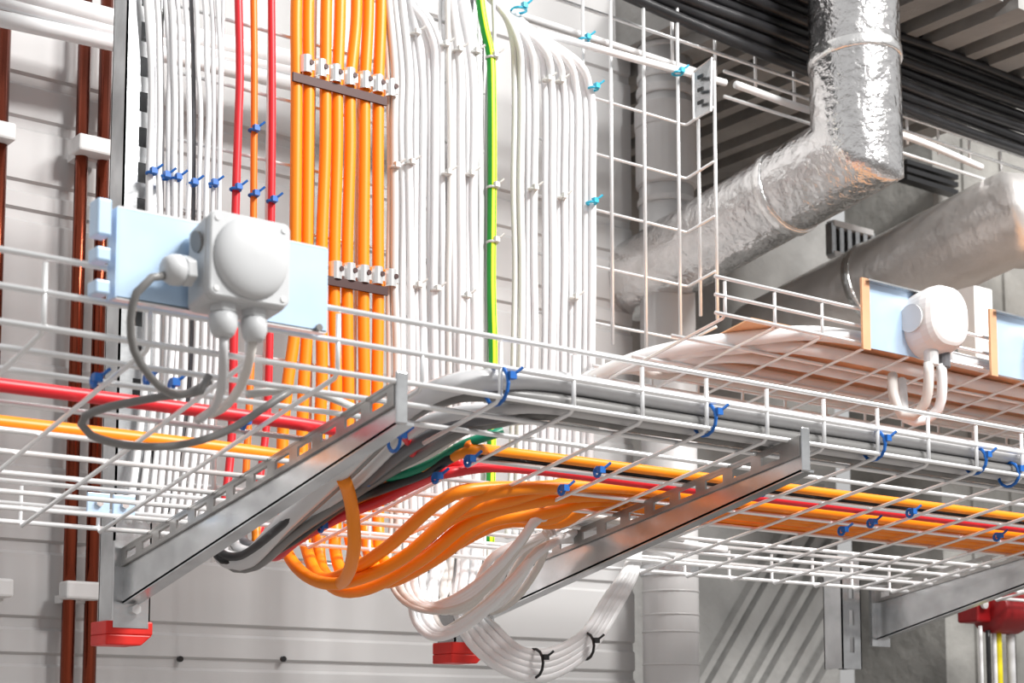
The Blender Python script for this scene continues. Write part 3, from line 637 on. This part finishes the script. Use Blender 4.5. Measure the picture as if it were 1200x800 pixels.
# ---------------------------------------------------------------- ties
def tie(px, py, d, r, mat, label, axis='z', group='blue cable ties', tail=1):
    c = P(px, py, d); n = 14; vs, fs = [], []
    t = thing('cable_tie', c, label, 'cable tie', group)
    ring_ = []
    for k in range(n+1):
        a = 2*math.pi*k/n
        ring_.append(c+(Vector((math.cos(a)*r, math.sin(a)*r, 0)) if axis == 'z' else Vector((0, math.cos(a)*r, math.sin(a)*r))))
    G().tube(ring_, .0022, 6).make('band', mat, t)
    h = c+Vector((r*.2, -r, r*.4)); G().box(h, (.0085, .008, .008)).make('head', mat, t)
    G().tube([h, h+Vector((.005*tail, -.004, .004)), h+Vector((.010*tail, -.007, .009))], .0018, 6).make('tail', mat, t)
L = [(177, 203, .02, .006, 'blue'), (192, 208, .02, .007, 'blue'), (206, 210, .02, .006, 'blue'), (225, 216, .02, .006, 'blue'), (248, 217, .02, .007, 'blue'), (276, 222, .02, .007, 'blue'), (297, 153, .02, .006, 'blue'), (297, 229, .02, .006, 'blue'), (318, 236, .02, .006, 'blue')]
for i, (x, y, d, r, m) in enumerate(L): tie(x, y, d, r, m, 'blue cable tie on the left cables above the near junction box, %s one' % ORD[i])
L = [(608, 12, .03, .012, 'cyan'), (684, 47, .02, .009, 'cyan'), (794, 86, .02, .009, 'cyan'), (695, 104, .03, .008, 'cyan'), (693, 238, .03, .008, 'cyan')]
for i, ((x, y, d, r, m), l) in enumerate(zip(L, ('top end of the right white cables', 'white steel tube, left one', 'white steel tube, beside the coupler plate', 'shoulder of the outermost white cable', 'outermost white cable, lower one'))):
    tie(x, y, d, r, m, 'light blue cable tie at the '+l)
L = [(582, 452, .655, .021, 'end of the bend of the near grey bundle'), (826, 492, .655, .019, 'near grey bundle above the middle arm'), (1024, 522, .655, .019, 'near grey bundle right of the middle arm'), (1143, 540, .655, .018, 'near grey bundle toward the right edge'), (1182, 556, .65, .017, 'near grey bundle at the right picture edge'), (462, 516, .56, .012, 'grey cables beside the left arm')]
for x, y, d, r, l in L: tie(x, y, d, r, 'blue', 'blue cable tie on the '+l, axis='x')
L = [(548, 540, .53, .009, 'thin orange cable where it enters the tray'), (700, 553, .52, .008, 'orange and black cables, left of the middle arm'), (510, 560, .46, .008, 'red cable where it enters the tray'), (658, 574, .47, .008, 'red tray cable above the white loops'), (893, 576, .5, .008, 'red tray cable just right of the middle arm'), (1020, 613, .45, .008, 'lowest tray wire right of the middle arm'), (1066, 601, .5, .008, 'red tray cable at the right'), (1168, 629, .45, .008, 'orange tray cables at the lower right'), (986, 622, .42, .007, 'orange tray cables left of the short strut'), (376, 618, .24, .008, 'red cables beside the orange loops'), (338, 622, .2, .012, 'coloured cables at the foot of the left arm'), (432, 563, .37, .008, 'green cable beside the left arm'),
     (110, 446, .58, .010, 'tray wire left of the near junction box cables'), (172, 444, .55, .008, 'tray wire below the near junction box'), (201, 451, .53, .008, 'second tray wire below the near junction box'), (285, 496, .5, .008, 'red cable in the left part of the tray')]
for x, y, d, l in [(a_[0], a_[1], a_[2], a_[4]) for a_ in L]: tie(x, y, d, .0055, 'blue', 'small blue cable tie on the '+l, axis='x')
for blk, row, L in (('left', 'upper', ((486, 40), (520, 54), (536, 60), (556, 62))), ('left', 'middle', ((462, 196), (480, 192), (523, 204), (550, 205))), ('left', 'lower', ((488, 336), (510, 340), (545, 348))),
                    ('right', 'upper', ((640, 94), (655, 96))), ('right', 'middle', ((624, 222), (658, 232))), ('right', 'lower', ((672, 350),))):
    for i, (x, y) in enumerate(L):
        tie(x, y, .028, .0062, 'wtie', 'clear cable tie on the %s white cables, %s row, %s from the left' % (blk, row, ORD[i]), group='clear cable ties')
L = [(576, 68, 'upper'), (577, 220, 'middle'), (577, 284, 'lower')]
for x, y, l in L: tie(x, y, .03, .0085, 'wtie', 'pale cable tie on the yellow and green cable, %s one' % l, group='clear cable ties')
L = [(626, 777, .15, .021, 'bottom of the big hanging loop'), (686, 757, .15, .020, 'rising side of the big hanging loop'), (1110, 30, .0, .02, 'top right black bundle')]
for x, y, d, r, l in L: tie(x, y, d, r, 'black', 'black cable tie on the '+l, axis='x', group='black cable ties')
# grey-blue couplers on the far side of the left tray
for i, (x, l) in enumerate(((115, 'left'), (145, 'right'))):
    c = TP(x, .1, .0, .024); t = thing('tray_coupler', c, 'small pale blue coupler on the far tray side behind the left arm foot, %s one' % l, 'coupler', 'couplers by the left strut')
    G().box(c, (.03, .004, .026)).make('plate', 'plate', t, bevel=.001); G().cyl(c+Vector((0, -.002, 0)), c+Vector((0, -.007, 0)), .005, 6).make('bolt', 'clampm', t)

# ---------------------------------------------------------------- red device and cables at the lower right
c = P(1176, 716, .0); t = thing('alarm_sounder', c, 'round dark red device under the right arm at the picture edge', 'alarm')
g = G(); v, f, _ = tube_geo([c+Vector((x, 0, 0)) for x in (-.05, -.045, .03, .045, .055)], .046, 28, scale=(.9, 1, 1, .88, .6)); g.add(v, f); g.make('drum', 'redd', t, smooth=True)
G().box(c+Vector((-.065, .02, .0)), (.05, .05, .05)).make('bracket', 'redd', t, bevel=.004)
G().cyl(c+Vector((-.075, -.008, .01)), c+Vector((-.075, -.014, .01)), .009, 12).make('screw', 'clip', t)
for x, mt, r, l in ((1149, 'white', .004, 'thin white'), (1165, 'white', .005, 'white'), (1170, 'yellow', .007, 'yellow'), (1158, 'blackc', .005, 'black'), (1184, 'lgrey', .009, 'grey')):
    a = P(x, 750 if x > 1150 else 745, .0); tag(tube('cable', [a+Vector((0, 0, .02)), a, a-Vector((0, 0, .5))], r, mt, n=10, smooth=False), l+' cable hanging down below the red device', 'cable', 'cables below the red device')

for x in (210, 331):
    q = P(x, 772, WD); g = G().cyl(q, q+Vector((0, -.006, 0)), .005, 10); tag(g.make('wall_screw', 'black'), 'tiny dark screw head in the pale wall, %s one below the left arm' % ('left' if x < 300 else 'right'), 'screw', 'screws in the wall')
